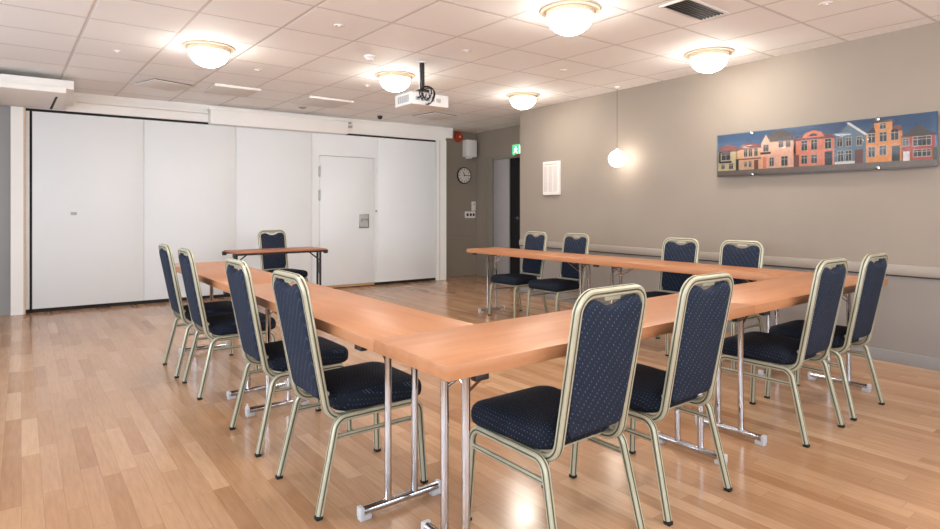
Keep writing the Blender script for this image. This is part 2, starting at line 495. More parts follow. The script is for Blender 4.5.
obj('door_handle', MB().tube(fillet([(.02,-.19,1.05),(-.045,-.19,1.05),(-.045,-.31,1.05)], .015), .009).lathe([(0,0),(.024,0),(.024,.008),(0,.008)], 20, Matrix.Translation((.02,-.19,1.05)) @ Matrix.Rotation(-PI/2, 4, 'Y')), M['chrome'], d2)
# chair rail and skirting on the beige wall
prof = [(0,.688),(-.013,.688),(-.016,.694),(-.016,.748),(-.012,.755),(-.008,.765),(0,.768)]
mb = MB()
vs = [(XR+a, yy, z) for yy in (YR, YE) for a, z in prof]; n = len(prof)
mb.add(vs, [(i, i+1, n+i+1, n+i) for i in range(n-1)] + [tuple(range(n)), tuple(range(n, 2*n))])
mb.box(XR-.013, XR, YR, YE, .678, .6885, 1)  # dark strip paints in the shadow line beneath the rail
struct('trim_9', mb, [M['trim'], M['railshade']])
prof = [(0,0),(-.014,0),(-.014,.078),(-.008,.09),(0,.092)]
vs = [(XR+a, yy, z) for yy in (YR, YE) for a, z in prof]; n = len(prof)
mb = MB().add(vs, [(i, i+1, n+i+1, n+i) for i in range(n-1)] + [tuple(range(n)), tuple(range(n, 2*n))])
struct('baseboard_right', mb, M['skirt'])

# ------------------------------------------------------------------ table frame of reference
A = Vector((.922, 1.441))
W, L, ZT = .457, 1.8054, .7375
def uv(u, v, z=0.0): return (A.x + u*cD - v*sD, A.y + u*sD + v*cD, z)

# ------------------------------------------------------------------ conference tables
def make_table():
    t = thing('conference_table', 'table', 'table', group='beech tables of the horseshoe')
    hl, hw = L/2-.001, W/2-.0005
    obj('tabletop', MB().bbox(-hl, hl, -hw, hw, ZT-.045, ZT, .0025), M['beech'], t)
    for sx in (-1, 1):
        x = sx*(hl-.19)
        for sy in (-1, 1):
            obj('leg', MB().tube([(x, sy*.062, .045), (x, sy*.062, ZT-.041)], .0145, 16).box(x-.02, x+.02, sy*.062-.022, sy*.062+.022, ZT-.046, ZT-.041), M['chrome'], t)
        b = obj('foot_bar', MB().tube([(x, -.175, .034), (x, .175, .034)], .0165, 16), M['chrome'], t)
        for sy in (-1, 1):
            c = MB().bbox(x-.018, x+.018, sy*.182-.010, sy*.182+.010, .012, .052, .005)
            c.bbox(x-.016, x+.016, sy*.165-.024, sy*.165+.024, .0, .020, .004)
            obj('end_cap', c, M['cap'], b)
        br = MB().tube([(x, -.062, .655), (x, .062, .655)], .006, 8)
        for sy in (-1, 1):
            br.tube([(x, sy*.055, .575), (x-sx*.14, sy*.04, .645), (x-sx*.24, sy*.025, ZT-.043)], .005, 8)
            br.tube([(x, sy*.06, .60), (x, -sy*.06, .69)], .004, 8)
        obj('folding_strut', br, M['chrome'], t)
        for sy in (-1, 1):
            obj('linking_clip', MB().bbox(x+sx*.06-.027, x+sx*.06+.027, sy*(hw-.016)-.014, sy*(hw-.016)+.014, ZT-.064, ZT-.0445, .004), M['black'], t)
        obj('bracket', MB().bbox(x-sx*.24-.03, x-sx*.24+.03, -.04, .04, ZT-.052, ZT-.041, .004), M['black'], t)
    return t
tab = make_table()
TABS = [
    (L/2, W/2, 0, 'beech table forming the near left corner, its front edge behind the two biggest chair backs'),
    (1.5*L, W/2, 0, 'beech table at the right end of the near row, closest to the chair rail'),
    (W/2, W+.5*L, PI/2, 'nearer beech table of the left row, butting against the corner table'),
    (W/2, W+1.5*L, PI/2, 'farther beech table of the left row, in front of the small brown table'),
    (2*L-W/2, W+.5*L, PI/2, 'wall-side beech table at the right corner of the horseshoe, below the house picture'),
    (2*L-W/2, W+1.5*L, PI/2, 'wall-side beech table with the free end, nearest the dark doorway'),
]
for k, (u, v, r, lab) in enumerate(TABS):
    place(tab, k == 0, uv(u, v), DT+r, lab)

# ------------------------------------------------------------------ banquet chairs
def groove_prof(w, h, gw=.0032, gd=.0022, r=.005):
    pts, ms = [], []
    def face(half_n, half_t, fn):
        for q, (n_, t_) in enumerate(((half_n, -half_t+r), (half_n, -gw), (half_n-gd, -gw*.6), (half_n-gd, gw*.6), (half_n, gw), (half_n, half_t-r))):
            pts.append(fn(n_, t_)); ms.append(1 if q in (1, 2, 3) else 0)
    face(w/2, h/2, lambda n_, t_: (n_, t_))
    face(h/2, w/2, lambda n_, t_: (-t_, n_))
    face(w/2, h/2, lambda n_, t_: (-n_, -t_))
    face(h/2, w/2, lambda n_, t_: (t_, -n_))
    return pts, ms
GP, GM = groove_prof(.026, .026)
BP, BM = groove_prof(.030, .027)
LEAN0 = Vector((0, -.186, .40)); LEAN1 = Vector((0, -.287, .926))
ld = (LEAN1-LEAN0).normalized()              # direction up along the back
bn = Vector((0, -ld.z, ld.y)).normalized()   # rearward normal of the back
def bk(x, s, d=0.0):                         # point on the back plane: across, up along the back, offset rearward
    return Vector((x, 0, 0)) + LEAN0 + ld*s + bn*d
SB = (LEAN1-LEAN0).length

def rings_mesh(outline, levels, place_fn):
    """levels: (inset, depth); outline 2D counter-clockwise"""
    n = len(outline); vs, fs = [], []
    c = [Vector(p) for p in outline]
    nor = []
    for i in range(n):
        a = (c[i]-c[i-1]).normalized(); b_ = (c[(i+1) % n]-c[i]).normalized()
        t = (a+b_).normalized(); nor.append(Vector((-t.y, t.x)))
    for ins, d in levels:
        for i in range(n):
            p = c[i] + nor[i]*ins
            vs.append(place_fn(p.x, p.y, d))
    for k in range(len(levels)-1):
        for i in range(n):
            j = (i+1) % n
            fs.append((k*n+i, k*n+j, (k+1)*n+j, (k+1)*n+i))
    return vs, fs, n

def rrect(x0, x1, y0, y1, r, seg=5):
    out = []
    for (cx, cy, a0) in ((x1-r, y0+r, -PI/2), (x1-r, y1-r, 0), (x0+r, y1-r, PI/2), (x0+r, y0+r, PI)):
        for k in range(seg+1):
            a = a0 + PI/2*k/seg
            out.append((cx+r*math.cos(a), cy+r*math.sin(a)))
    return out

def make_chair():
    t = thing('banquet_chair', 'chair', 'chair', group='navy banquet chairs around the horseshoe')
    # seat cushion
    ol = [(x*(.84+.16*min(1, max(0, (y+.15)/.22))), y) for x, y in rrect(-.215, .215, -.150, .255, .055)]
    lv = [(.03, .378), (.012, .379), (.003, .388), (0, .405), (0, .425), (.004, .440), (.014, .452), (.035, .460), (.075, .466), (.12, .469), (.17, .470)]
    n = len(ol); vs = []; fs = []
    for ins, z in lv:
        for x, y in ol: vs.append(Vector((x*(1-ins/.215), .05+(y-.05)*(1-ins/.2025), z)))
    for k in range(len(lv)-1):
        for i in range(n): fs.append((k*n+i, k*n+(i+1) % n, (k+1)*n+(i+1) % n, (k+1)*n+i))
    m_ = MB().add(vs, fs); k = (len(lv)-1)*n
    m_.f.append(tuple(range(k, k+n))); m_.m.append(0)
    m_.f.append(tuple(reversed(range(n)))); m_.m.append(0)
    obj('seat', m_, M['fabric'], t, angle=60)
    # back pad
    top = SB-.024
    def half(y0_):
        return .143 + .0145*(y0_/SB)
    pts = []
    for k in range(7):                       # bottom edge, gently curved downwards
        x = -.116 + .232*k/6
        pts.append((x, .078 - .012*(1-(x/.116)**2)))
    pts += [(.133, .088), (half(.11), .110), (half(.25), .25), (half(.4), .40), (half(top-.06), top-.06)]
    hw = half(top)
    for k in range(1, 6):
        a = PI/2*k/5; pts.append((hw-.05+.05*math.cos(a), top-.05+.05*math.sin(a)))
    pts += [(.095, top+.001), (.075, top-.003), (.058, top-.012), (.042, top-.020), (.02, top-.0245), (0, top-.026)]
    left = [(-x, y) for x, y in pts[7:] if x > 0]
    pts += list(reversed(left))
    lv = [(.012, -.020), (.003, -.016), (0, -.006), (0, .010), (.004, .016), (.014, .020), (.03, .022)]
    vs, fs, n = rings_mesh(pts, lv, lambda x, y, d: bk(x, y, d))
    m_ = MB().add(vs, fs); k = (len(lv)-1)*n
    bmx = bmesh.new()
    for q in vs: bmx.verts.new(q)
    bmx.verts.ensure_lookup_table()
    m_.f.append(tuple(range(k, k+n))); m_.m.append(0)
    m_.f.append(tuple(reversed(range(n)))); m_.m.append(0)
    bmx.free()
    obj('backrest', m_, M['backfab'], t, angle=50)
    # back frame: one bent tube, feet curving forward under the seat
    xb, xt = .158, .168
    pl = [Vector((-xb-.012, .03, .356)), Vector((-xb-.004, -.181, .356)), bk(-xt, SB), bk(xt, SB), Vector((xb+.004, -.181, .356)), Vector((xb+.012, .03, .356))]
    path = fillet(pl, [0, .075, .062, .062, .075, 0], 8)
    fm = MB()
    # piecewise reference: sweep in three runs so the section never twists
    i0 = 9; i1 = len(path)-10
    fm.sweep(path[:i0+1], BP, (1, 0, 0), 0, BM)
    fm.sweep(path[i0:i1+1], [(b_, a) for a, b_ in BP][::-1], bn, 0, BM[::-1][1:] + BM[::-1][:1])
    fm.sweep(path[i1:], BP, (1, 0, 0), 0, BM)
    fm.tube([bk(-xb, .056, -.014), bk(xb, .056, -.014)], .010, 10)
    lv = [(.004, .004), (0, .007), (0, .013), (.005, .018), (.02, .0195)]
    ol = rrect(-.142, .142, .036, .22, .035)
    vs, fs, n = rings_mesh(ol, lv, lambda x, y, d: bk(x, y, d))
    m_ = MB().add(vs, fs); k = (len(lv)-1)*n
    m_.f.append(tuple(range(k, k+n))); m_.m.append(0); m_.f.append(tuple(reversed(range(n)))); m_.m.append(0)
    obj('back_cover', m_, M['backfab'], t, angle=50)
    bf = obj('back_frame', fm, [M['gold'], M['groove']], t)
    gp = MB().bbox(-.040, .040, -.003, .003, -.007, .007, .002, mat=Matrix.Translation(bk(0, SB-.024)) @ Matrix.Rotation(math.atan2(-ld.y, ld.z), 4, 'X'))
    obj('hand_grip', gp, M['gold'], bf)
    # seat frame: side rails and cross bars
    sf = MB()
    for s in (-1, 1):
        sf.sweep([(s*.198, -.115, .365), (s*.198, .17, .365)], GP, (1, 0, 0), 0, GM)
    for y in (-.10, .17): sf.box(-.19, .19, y-.009, y+.009, .356, .374)
    obj('seat_frame', sf, [M['gold'], M['groove']], t)
    # legs, each bending out of its rail
    for s in (-1, 1):
        fr = fillet([(s*.198, .17, .365), (s*.198, .226, .365), (s*.212, .245, .011)], .048, 7)
        rr = fillet([(s*.198, -.115, .365), (s*.200, -.160, .365), (s*.218, -.243, .014)], .05, 7)
        for p_, nm in ((fr, 'front'), (rr, 'rear')):
            lg = obj('leg', MB().sweep(p_, GP, (1, 0, 0), 0, GM), [M['gold'], M['groove']], t)
            e = p_[-1]; d = (p_[-1]-p_[-2]).normalized()
            obj('foot_cap', MB().bbox(e.x-.0138, e.x+.0138, e.y-.0138+d.y*.006, e.y+.0138+d.y*.006, 0, .0145, .003), M['rubber'], lg)
        obj('stretcher', MB().sweep([(s*.203, -.176, .295), (s*.203, .232, .295)], [(a*.62, b_*.7) for a, b_ in GP], (1, 0, 0), 0, GM), [M['gold'], M['groove']], t)
    return t
ch = make_chair()
UL, UR, VF = .160, 2*L-.165, .153
CH = [
    (.586, VF, 0, 'navy banquet chair closest to the camera, its dotted back filling the picture centre'),
    (1.180, VF, 0, 'navy chair just right of the one closest to the camera, tucked under the near table'),
    (2.370, VF, 0, 'navy chair with seat partly hidden by a chrome table leg, third along the near table'),
    (2.980, VF, 0, 'navy chair at the right end of the near row, closest to the skirting'),
    (UL+.005, .972, -PI/2, 'navy chair on the left row nearest the camera, beside the chrome table legs'),
    (UL+.005, 1.70, -PI/2, 'second navy chair from the camera along the left row, its back seen edge-on'),
    (UL-.015, 2.78, -PI/2, 'third navy chair from the camera along the left row, overlapping the last one'),
    (UL-.03, 3.39, -PI/2, 'farthest navy chair of the left row, before the white partition'),
    (UR, 3.49, PI/2, 'navy chair at the free end of the wall-side table, nearest the dark doorway'),
    (UR, 2.87, PI/2, 'navy chair on the wall side, second from the dark doorway, left of the pendant globe'),
    (UR, 1.62, PI/2, 'navy chair on the wall side between pendant globe and house picture'),
    (UR, 1.06, PI/2, 'navy chair on the wall side below the left end of the house picture'),
]
for k, (u, v, r, lab) in enumerate(CH):
    place(ch, k == 0, uv(u, v), DT+r, lab)
c = copy_tree(ch); c.location = (2.175, 7.13, 0); c.rotation_euler = (0, 0, PI+.18)
c['label'] = 'lone dark navy chair facing the room behind the small brown table, against the white partition'

# ------------------------------------------------------------------ small brown table
TL, TW = 1.035, .45
rz = .06
bt = thing('folding_table', 'small brown folding table with black legs in front of the white partition', 'table', (1.497, 6.55, 0), rz)
obj('tabletop', MB().bbox(0, TL, 0, TW, ZT-.018, ZT, .003), M['brown'], bt)
fr = MB().box(.02, TL-.02, .02, .04, ZT-.04, ZT-.018).box(.02, TL-.02, TW-.04, TW-.02, ZT-.04, ZT-.018)
obj('apron', fr, M['blacksteel'], bt)
for x in (0, TL):
    for y in (.0, TW-.05):
        obj('corner_block', MB().bbox(x-.02, x+.02, y, y+.05, ZT-.055, ZT-.012, .005), M['black'], bt)
for sx, x in ((1, .045), (-1, TL-.025)):
    for y in (.12, .20):
        lg = obj('leg', MB().tube([(x, y, .02), (x, y, ZT-.02)], .013, 12), M['blacksteel'], bt)
    obj('foot_bar', MB().tube([(x, .02, .018), (x, .30, .018)], .016, 12), M['blacksteel'], bt)
    obj('folding_strut', MB().tube([(x, .16, .60), (x+sx*.15, .16, ZT-.02)], .008, 8).tube([(x, .12, .60), (x, .20, .60)], .008, 8), M['blacksteel'], bt)

# ------------------------------------------------------------------ ceiling lamps
def make_lamp():
    t = thing('ceiling_lamp', 'lamp', 'lamp', group='round opal ceiling lamps')
    rim = obj('lamp_rim', MB().lathe([(0,0),(.205,0),(.211,-.007),(.206,-.013),(.176,-.016),(0,-.016)], 48), M['rim'], t)
    col = MB()
    n = 72; vs = []
    for z_, r_ in ((-.014, .166), (-.046, .163), (-.046, .150)):
        for q in range(n):
            a = 2*PI*q/n; rr = r_ + (.003 if q % 2 else 0)*(r_ > .155)
            vs.append((rr*math.cos(a), rr*math.sin(a), z_))
    col.add(vs, [(k*n+q, k*n+(q+1) % n, (k+1)*n+(q+1) % n, (k+1)*n+q) for k in range(2) for q in range(n)])
    obj('collar', col, M['brass'], t, angle=10)
    pr = []
    for k in range(13):
        a = PI/2*k/12
        pr.append((.158*math.cos(a), -.044-.128*math.sin(a)))
    obj('lamp_shade', MB().lathe(pr, 48), M['dome'], t)
    return t
lm = make_lamp()
LP = [
    (2.900, 2.955, 'largest opal dome lamp, nearest the camera, close to the top edge above the front table'),
    (1.016, 5.395, 'round opal lamp on the left of the ceiling before the white partition'),
    (2.814, 5.421, 'round opal lamp just left of the hanging projector'),
    (4.589, 5.482, 'round opal lamp right of the projector above the corner of the beige wall'),
    (4.718, 3.063, 'round opal lamp below the dark air grille, left above the house picture'),
    (1.0, 2.85, 'unseen round opal lamp overhead, added for light, outside the picture on the left'),  # lamps from here on are unseen, added only to light the room
    (1.0, .5, 'unseen round opal lamp added for light behind the camera on the left'),
    (2.8, .5, 'unseen round opal lamp added for light behind the camera in the middle row'),
    (4.6, .5, 'unseen round opal lamp added for light behind the camera by the beige wall'),
]
for k, (x, y, lab) in enumerate(LP):
    place(lm, k == 0, (x, y, H), 0, lab)

# pendant globe by the wall
pn = thing('pendant_lamp', 'small glowing globe lamp hanging on a thin cord beside the beige wall', 'lamp', (5.15, 4.495, H))
obj('lamp_cord', MB().tube([(0,0,-.02),(0,0,-.73)], .0035, 8), M['cord'], pn)
obj('ceiling_cup', MB().lathe([(0,0),(.03,0),(.03,-.012),(.012,-.025),(0,-.025)], 20), M['plastic'], pn)
obj('lamp_holder', MB().lathe([(0,-.70),(.014,-.70),(.018,-.745),(.014,-.75),(0,-.75)], 20), M['plastic'], pn)
R_ = .095
obj('globe', MB().lathe([(R_*math.sin(PI*k/20)+1e-5, -.82-R_*-math.cos(PI*k/20)*-1) for k in range(21)], 32), M['globe'], pn)

# ------------------------------------------------------------------ projector
pj = thing('projector', 'white projector with a loop of black cable hanging from the ceiling on a dark pole', 'projector', (2.773, 4.794, H), .03)
obj('mount_plate', MB().lathe([(0,0),(.045,0),(.045,-.012),(0,-.012)], 24), M['plastic'], pj)
obj('mount_pole', MB().tube([(0,0,-.012),(0,0,-.27)], .024, 16).bbox(-.05, .05, -.05, .05, -.30, -.265, .004).tube([(-.09,-.02,-.30),(.09,.02,-.30)], .012, 8), M['blacksteel'], pj)
bd = MB().bbox(-.180, .238, -.10, .20, -.425, -.312, .008)
bd.bbox(-.17, .228, -.09, .19, -.312, -.300, .004, 1)
bdo = obj('projector_body', bd, [M['plastic'], M['greyplastic']], pj)
vg = MB()
for k in range(6): vg.box(-.1825, -.179, -.06+k*.035, -.035+k*.035, -.40, -.335)
tag(obj('vent', vg, M['greyplastic'], bdo), 'grey side vent of the projector')
pt = MB()
for k, (x, w_) in enumerate(((-.11,.04),(-.05,.03),(0,.045),(.06,.03),(.12,.05))): pt.box(x-w_/2, x+w_/2, -.1025, -.099, -.385, -.35+.012*(k % 2))
obj('ports', pt, M['greyplastic'], bdo)
obj('lens', MB().lathe([(0,.0),(.035,0),(.04,.03),(.03,.035),(0,.028)], 24, Matrix.Translation((.1,.2,-.37)) @ Matrix.Rotation(-PI/2, 4, 'X')), M['black'], pj)
cb = MB()
for q, (cx, cz, r) in enumerate(((-.02,-.335,.085),(-.005,-.34,.07),(-.04,-.325,.06))):
    path = [(cx+r*math.sin(a)*.9, -.115-.012*q+.02*math.sin(2*a), cz-r*math.cos(a)) for a in [2*PI*k/24*.9-.2 for k in range(25)]]
    cb.tube(path, .005, 8, ref=(0,1,0))
for q in range(3): cb.tube([(-.11+.05*q, -.10, -.365), (-.10+.05*q, -.14, -.36), (-.07+.03*q, -.14, -.33)], .006, 8, ref=(0,0,1))
cb.tube([(-.02,-.03,-.02),(-.028,-.028,-.15),(-.022,-.03,-.27)], .005, 8, ref=(1,0,0))
obj('cable', cb, M['black'], pj)

# ------------------------------------------------------------------ ceiling fittings
gr = thing('air_grille', 'dark slatted air grille set in the ceiling at the top edge', 'vent', (3.60, 2.45, H), DT)
gw, gh = .25, .115
f = MB().bbox(-gw, gw, -gh, -gh+.02, -.010, 0, .003).bbox(-gw, gw, gh-.02, gh, -.010, 0, .003).bbox(-gw, -gw+.02, -gh+.02, gh-.02, -.010, 0, .003).bbox(gw-.02, gw, -gh+.02, gh-.02, -.010, 0, .003)
obj('frame', f, M['ceilplate'], gr)
obj('duct', MB().box(-gw+.02, gw-.02, -gh+.02, gh-.02, -.0015, -.0003), M['dark'], gr)
s = MB()
for k in range(7):
    y = -gh+.035+k*(2*gh-.07)/6
    s.box(-gw+.02, gw-.02, y-.004, y+.004, -.009, -.002)
obj('slats', s, M['grilledark'], gr)
def diffuser(x, y, w, rz, lab, drop=.011):
    t = thing('air_diffuser', lab, 'vent', (x, y, H), rz, 'square plate air diffusers')
    obj('neck', MB().box(-w*.46, w*.46, -w*.46, w*.46, -drop, 0), M['dark'], t)
    obj('plate', MB().bbox(-w/2, w/2, -w/2, w/2, -drop-.010, -drop, .003), M['ceilplate'], t)
    return t
diffuser(.91, 7.28, .45, .36, 'square air diffuser with a dark gap around it, left before the white partition')
diffuser(4.51, 7.42, .50, .24, 'square air diffuser behind the projector near the right end of the partition')
for x, y, w, lab in ((2.738, 7.31, .59, 'thin white square diffuser plate above the white pelmet box'), (1.60, 7.18, .50, 'thin white square diffuser plate left of the pelmet box')):
    t = diffuser(x, y, w, DT, lab, .006)
    obj('lit_edge_strip', MB().bbox(-w/2, w/2, -w/2-.014, -w/2-.001, -.026, 0, .003), M['white'], t)  # white strip paints the lit near edge of the plate as a bright line
sd = thing('smoke_detector', 'white round smoke detector on the ceiling left of the lamp by the projector', 'smoke detector', (2.276, 4.876, H))
obj('base', MB().lathe([(0,0),(.055,0),(.055,-.014),(.05,-.018),(0,-.018)], 28), M['plastic'], sd)
obj('sensor_head', MB().lathe([(0,-.018),(.04,-.018),(.042,-.032),(.03,-.045),(0,-.047)], 28), M['plastic'], sd)
SPK = [(1.708, 4.198, 'small white flush disc in the ceiling between the two left lamps'), (1.587, 5.993, 'small white flush disc in the ceiling beyond the left lamp'),
       (2.902, 4.23, 'small white flush disc in the ceiling right above the projector pole'), (.375, 5.99, 'small white flush disc at the far left of the ceiling'),
       (4.23, 1.873, 'small white flush disc in the ceiling near the top right'), (4.095, 4.263, 'small white flush disc in the ceiling below the nearest lamp'),
       (2.791, 6.058, 'small white flush disc in the ceiling left of the projector lamp')]
sp0 = MB().lathe([(0,-.012),(.012,-.012),(.018,-.006),(.038,-.005),(.04,0),(0,0)], 24)
s0 = tag(obj('ceiling_disc', sp0, M['plastic']), 'x', 'sprinkler', 'small white ceiling discs')
for k, (x, y, lab) in enumerate(SPK):
    o = s0 if k == 0 else s0.copy()
    if k: COL.objects.link(o)
    o.location = (x, y, H); o['label'] = lab
tag(obj('ceiling_sensor', MB().lathe([(0,-.05),(.02,-.048),(.035,-.03),(.04,0),(0,0)], 24), M['black'], loc=(3.864, 7.929, H)), 'small black round sensor on the ceiling right of the pelmet box', 'sensor')
tag(obj('ceiling_sensor', MB().lathe([(0,-.02),(.03,-.018),(.06,0),(0,0)], 24), M['steel'], loc=(2.67, 7.871, H)), 'flat grey disc on the ceiling just above the pelmet box', 'sensor')

# ------------------------------------------------------------------ things on the alcove wall
bl = thing('alarm_bell', 'round red alarm bell high on the alcove wall beside the partition', 'alarm bell', (5.78, YA, 2.49))
rx = Matrix.Rotation(PI/2, 4, 'X')
obj('gong', MB().lathe([(0,.075),(.03,.073),(.075,.058),(.095,.03),(.098,.02)], 32, rx), M['red'], bl)
obj('backplate', MB().bbox(-.06, .06, -.022, -.001, -.06, .06, .004), M['red'], bl)
tag(obj('striker', MB().lathe([(0,.088),(.016,.086),(.02,.074),(0,.074)], 20, rx), M['brass'], bl), 'gold centre of the bell')
sk = thing('wall_speaker', 'white box loudspeaker on the alcove wall above the clock', 'loudspeaker', (5.985, YA, 2.285))
obj('cabinet', MB().bbox(-.115, .115, -.15, -.012, -.145, .155, .012), M['plastic'], sk)
obj('grille', MB().bbox(-.09, .09, -.158, -.149, -.115, .13, .004), M['plastic'], sk)
obj('bracket', MB().bbox(-.04, .04, -.10, -.001, -.175, -.145, .005), M['plastic'], sk)
ck = thing('wall_clock', 'round white wall clock with dark rim below the loudspeaker', 'clock', (5.905, YA, 1.807))
ck.scale = (1.12, 1, 1.12)
obj('case', MB().lathe([(0,.002),(.128,.002),(.135,.012),(.132,.034),(.122,.04),(.118,.030),(0,.030)], 48, rx), M['black'], ck)
fc = MB().lathe([(0,.0315),(.118,.0315)], 48, rx)
fo = obj('clock_face', fc, M['paper'], ck)
tk = MB()
for k in range(12):
    m4 = Matrix.Rotation(k*PI/6, 4, 'Y')
    tk.box(-.0045, .0045, -.0335, -.032, .082, .110, mat=m4)
obj('hour_marks', tk, M['black'], fo)
obj('hour_hand', MB().box(-.006, .006, -.036, -.034, -.015, .062, mat=Matrix.Rotation(-math.radians(22), 4, 'Y')), M['black'], ck)
obj('minute_hand', MB().box(-.0045, .0045, -.038, -.0365, -.02, .092, mat=Matrix.Rotation(math.radians(92), 4, 'Y')), M['black'], ck)
so = thing('wall_socket', 'white triple wall socket below a small white controller on the alcove wall', 'socket', (6.045, YA, 1.10))
obj('faceplate', MB().bbox(-.115, .105, -.028, -.001, -.06, .06, .006), M['plastic'], so)
for x in (-.07, 0, .065): tag(obj('outlet', MB().bbox(x-.022, x+.022, -.0300, -.0275, -.024, .024, .001), M['blacksteel'], so), 'dark outlet opening')
ctl = thing('wall_controller', 'small upright white controller on the alcove wall above the socket', 'controller', (6.115, YA, 1.255))
obj('housing', MB().bbox(-.04, .04, -.035, -.001, -.085, .085, .006), M['plastic'], ctl)
obj('button', MB().bbox(-.015, .015, -.038, -.034, .02, .05, .001), M['greyplastic'], ctl)
ex = thing('exit_sign', 'lit green emergency exit sign with white running figure above the alcove door', 'exit sign', (XA-.001, 7.49, 2.185), -PI/2)
# local x runs along the wall towards the camera, local -y faces into the room
obj('housing', MB().bbox(-.13, .13, -.035, 0, -.085, .09, .004), M['plastic'], ex)
obj('lit_panel', MB().box(-.12, .12, -.0375, -.0352, -.077, .082), M['green'], ex)
pc = MB()
def pp(pts): pc.add([(x, -.0385, z) for x, z in pts] , [tuple(range(len(pts)))])
pp([(.055,-.06),(.10,-.06),(.10,.06),(.055,.06)])                       # doorway
a_ = [(-.035+.012*math.cos(k*PI/6), .050+.012*math.sin(k*PI/6)) for k in range(12)]; pp(a_)   # head
pp([(-.05,.034),(-.02,.034),(-.028,-.01),(-.055,-.008)])                # trunk
pp([(-.022,.034),(.012,.010),(.006,.002),(-.026,.018)])                 # arm
pp([(-.05,.034),(-.082,.012),(-.076,.004),(-.048,.02)])                 # arm
pp([(-.03,-.008),(.0,-.03),(.016,-.06),(.004,-.062),(-.012,-.036),(-.045,-.014)])   # leg
pp([(-.054,-.006),(-.04,-.01),(-.058,-.045),(-.092,-.052),(-.092,-.042),(-.066,-.036)])   # leg
obj('pictogram', pc, M['signwhite'], ex, smooth=False)
tag(obj('alarm_light', MB().bbox(-.035, .0, -.05, .05, -.02, .02, .006), M['red'], loc=(XA-.031, 7.46, 2.09)), 'tiny red unit just under the green exit sign', 'alarm light')

# ------------------------------------------------------------------ notices and the picture
nt_ = thing('framed_notice', 'white framed sheet of faint print on the beige wall near its far end', 'notice', (XR, 5.75, 1.612))
obj('frame', MB().bbox(-.035, -.001, -.155, .155, -.222, .222, .003), M['plastic'], nt_)
obj('sheet', MB().box(-.0365, -.0352, -.148, .148, -.214, .214), M['paper'], nt_)
ln = MB()
for k in range(3):
    for r in range(26):
        w_ = .06+.02*random.random()
        y = .135-k*.095
        ln.box(-.0372, -.0366, y-w_, y, .150-r*.013, .153-r*.013)
ln.box(-.0372, -.0366, -.12, .12, .180, .186)
obj('print', ln, M['ink'], nt_)

PH = {n_: plain('print_'+n_, c_, .35, var=.12, scale=40) for n_, c_ in dict(
    sky=(54,80,110), skylow=(84,106,130), stone=(104,90,78), cream=(190,172,126), cream2=(206,160,122), pink=(214,164,138), salmon=(208,120,88),
    blue=(92,112,126), orange=(210,134,66), red=(164,54,32), roofred=(124,62,50), roofgrey=(84,74,70), roofdark=(56,42,37), win=(36,38,42),
    winf=(164,150,136), door=(104,54,40), dark=(26,26,27), hedge=(42,56,38), white=(206,202,196)).items()}
PN = list(PH)
pic = thing('wall_picture', 'long panorama picture of a row of colourful wooden houses on the beige wall', 'picture', (XR, 3.333, 1.516))
PWD, PHT = 1.765, .406
DP = .045
obj('picture_panel', MB().bbox(-DP-.008, -DP, -PWD, 0, 0, PHT, .001), PH['sky'], pic)
pr = MB()
def P3(s_, t_, lay): return (-DP-.0085-.0003*lay, -s_*PWD, t_*PHT)
def R(s0, s1, t0, t1, m_, lay=1): pr.poly([P3(s0,t0,lay),P3(s1,t0,lay),P3(s1,t1,lay),P3(s0,t1,lay)], PN.index(m_))
def Pg(pts, m_, lay=1): pr.poly([P3(a,b_,lay) for a,b_ in pts], PN.index(m_))
def win(s_, t_, w_=.022, h_=.17, lay=4, arch=False):
    R(s_-w_/2-.0025, s_+w_/2+.0025, t_-h_/2-.014, t_+h_/2+.014, 'winf', lay)
    R(s_-w_/2, s_-.0012, t_-h_/2, t_+h_/2, 'win', lay+1); R(s_+.0012, s_+w_/2, t_-h_/2, t_+h_/2, 'win', lay+1)
    R(s_-w_/2, s_+w_/2, t_+h_*.18, t_+h_*.18+.014, 'winf', lay+2)
def door(s_, w_, t1, m_='door', lay=4): R(s_-w_/2, s_+w_/2, .135, t1, m_, lay)
R(0, 1, 0, .14, 'stone', 1); R(0, 1, .5, .56, 'skylow', 0); R(0, 1, .14, .5, 'skylow', 0)
R(0, 1, .0, .03, 'roofgrey', 2)
# pale house
R(.006, .118, .14, .62, 'cream', 2); Pg([(.004,.60),(.125,.58),(.105,.72),(.055,.76),(.022,.70)], 'roofred', 3)
R(.01, .082, .56, .60, 'roofdark', 4); R(.008, .022, .33, .56, 'hedge', 4); R(.014, .085, .32, .37, 'dark', 4)
win(.052, .48, .05, .17); win(.035, .24, .018, .10); win(.082, .24, .022, .12); door(.118, .016, .40, 'dark')
# cream house
R(.112, .25, .14, .62, 'cream2', 2); Pg([(.105,.60),(.255,.62),(.235,.71),(.19,.76),(.15,.72)], 'roofred', 3); R(.112, .25, .37, .40, 'roofred', 4)
for s_ in (.165, .192, .222): win(s_, .53, .016, .17)
win(.165, .26, .012, .10); win(.19, .26, .012, .12); door(.223, .022, .35)
# pink house
R(.25, .425, .14, .74, 'pink', 2); Pg([(.245,.72),(.43,.72),(.40,.90),(.35,.97),(.305,.93),(.27,.82)], 'roofgrey', 3)
Pg([(.25,.70),(.30,.70),(.275,.90)], 'pink', 4); R(.245, .30, .46, .51, 'roofdark', 4)
win(.275, .60, .026, .14); win(.352, .65, .02, .12); win(.388, .65, .02, .12); win(.305, .28, .02, .18); win(.37, .28, .03, .20); door(.268, .02, .40, 'salmon')
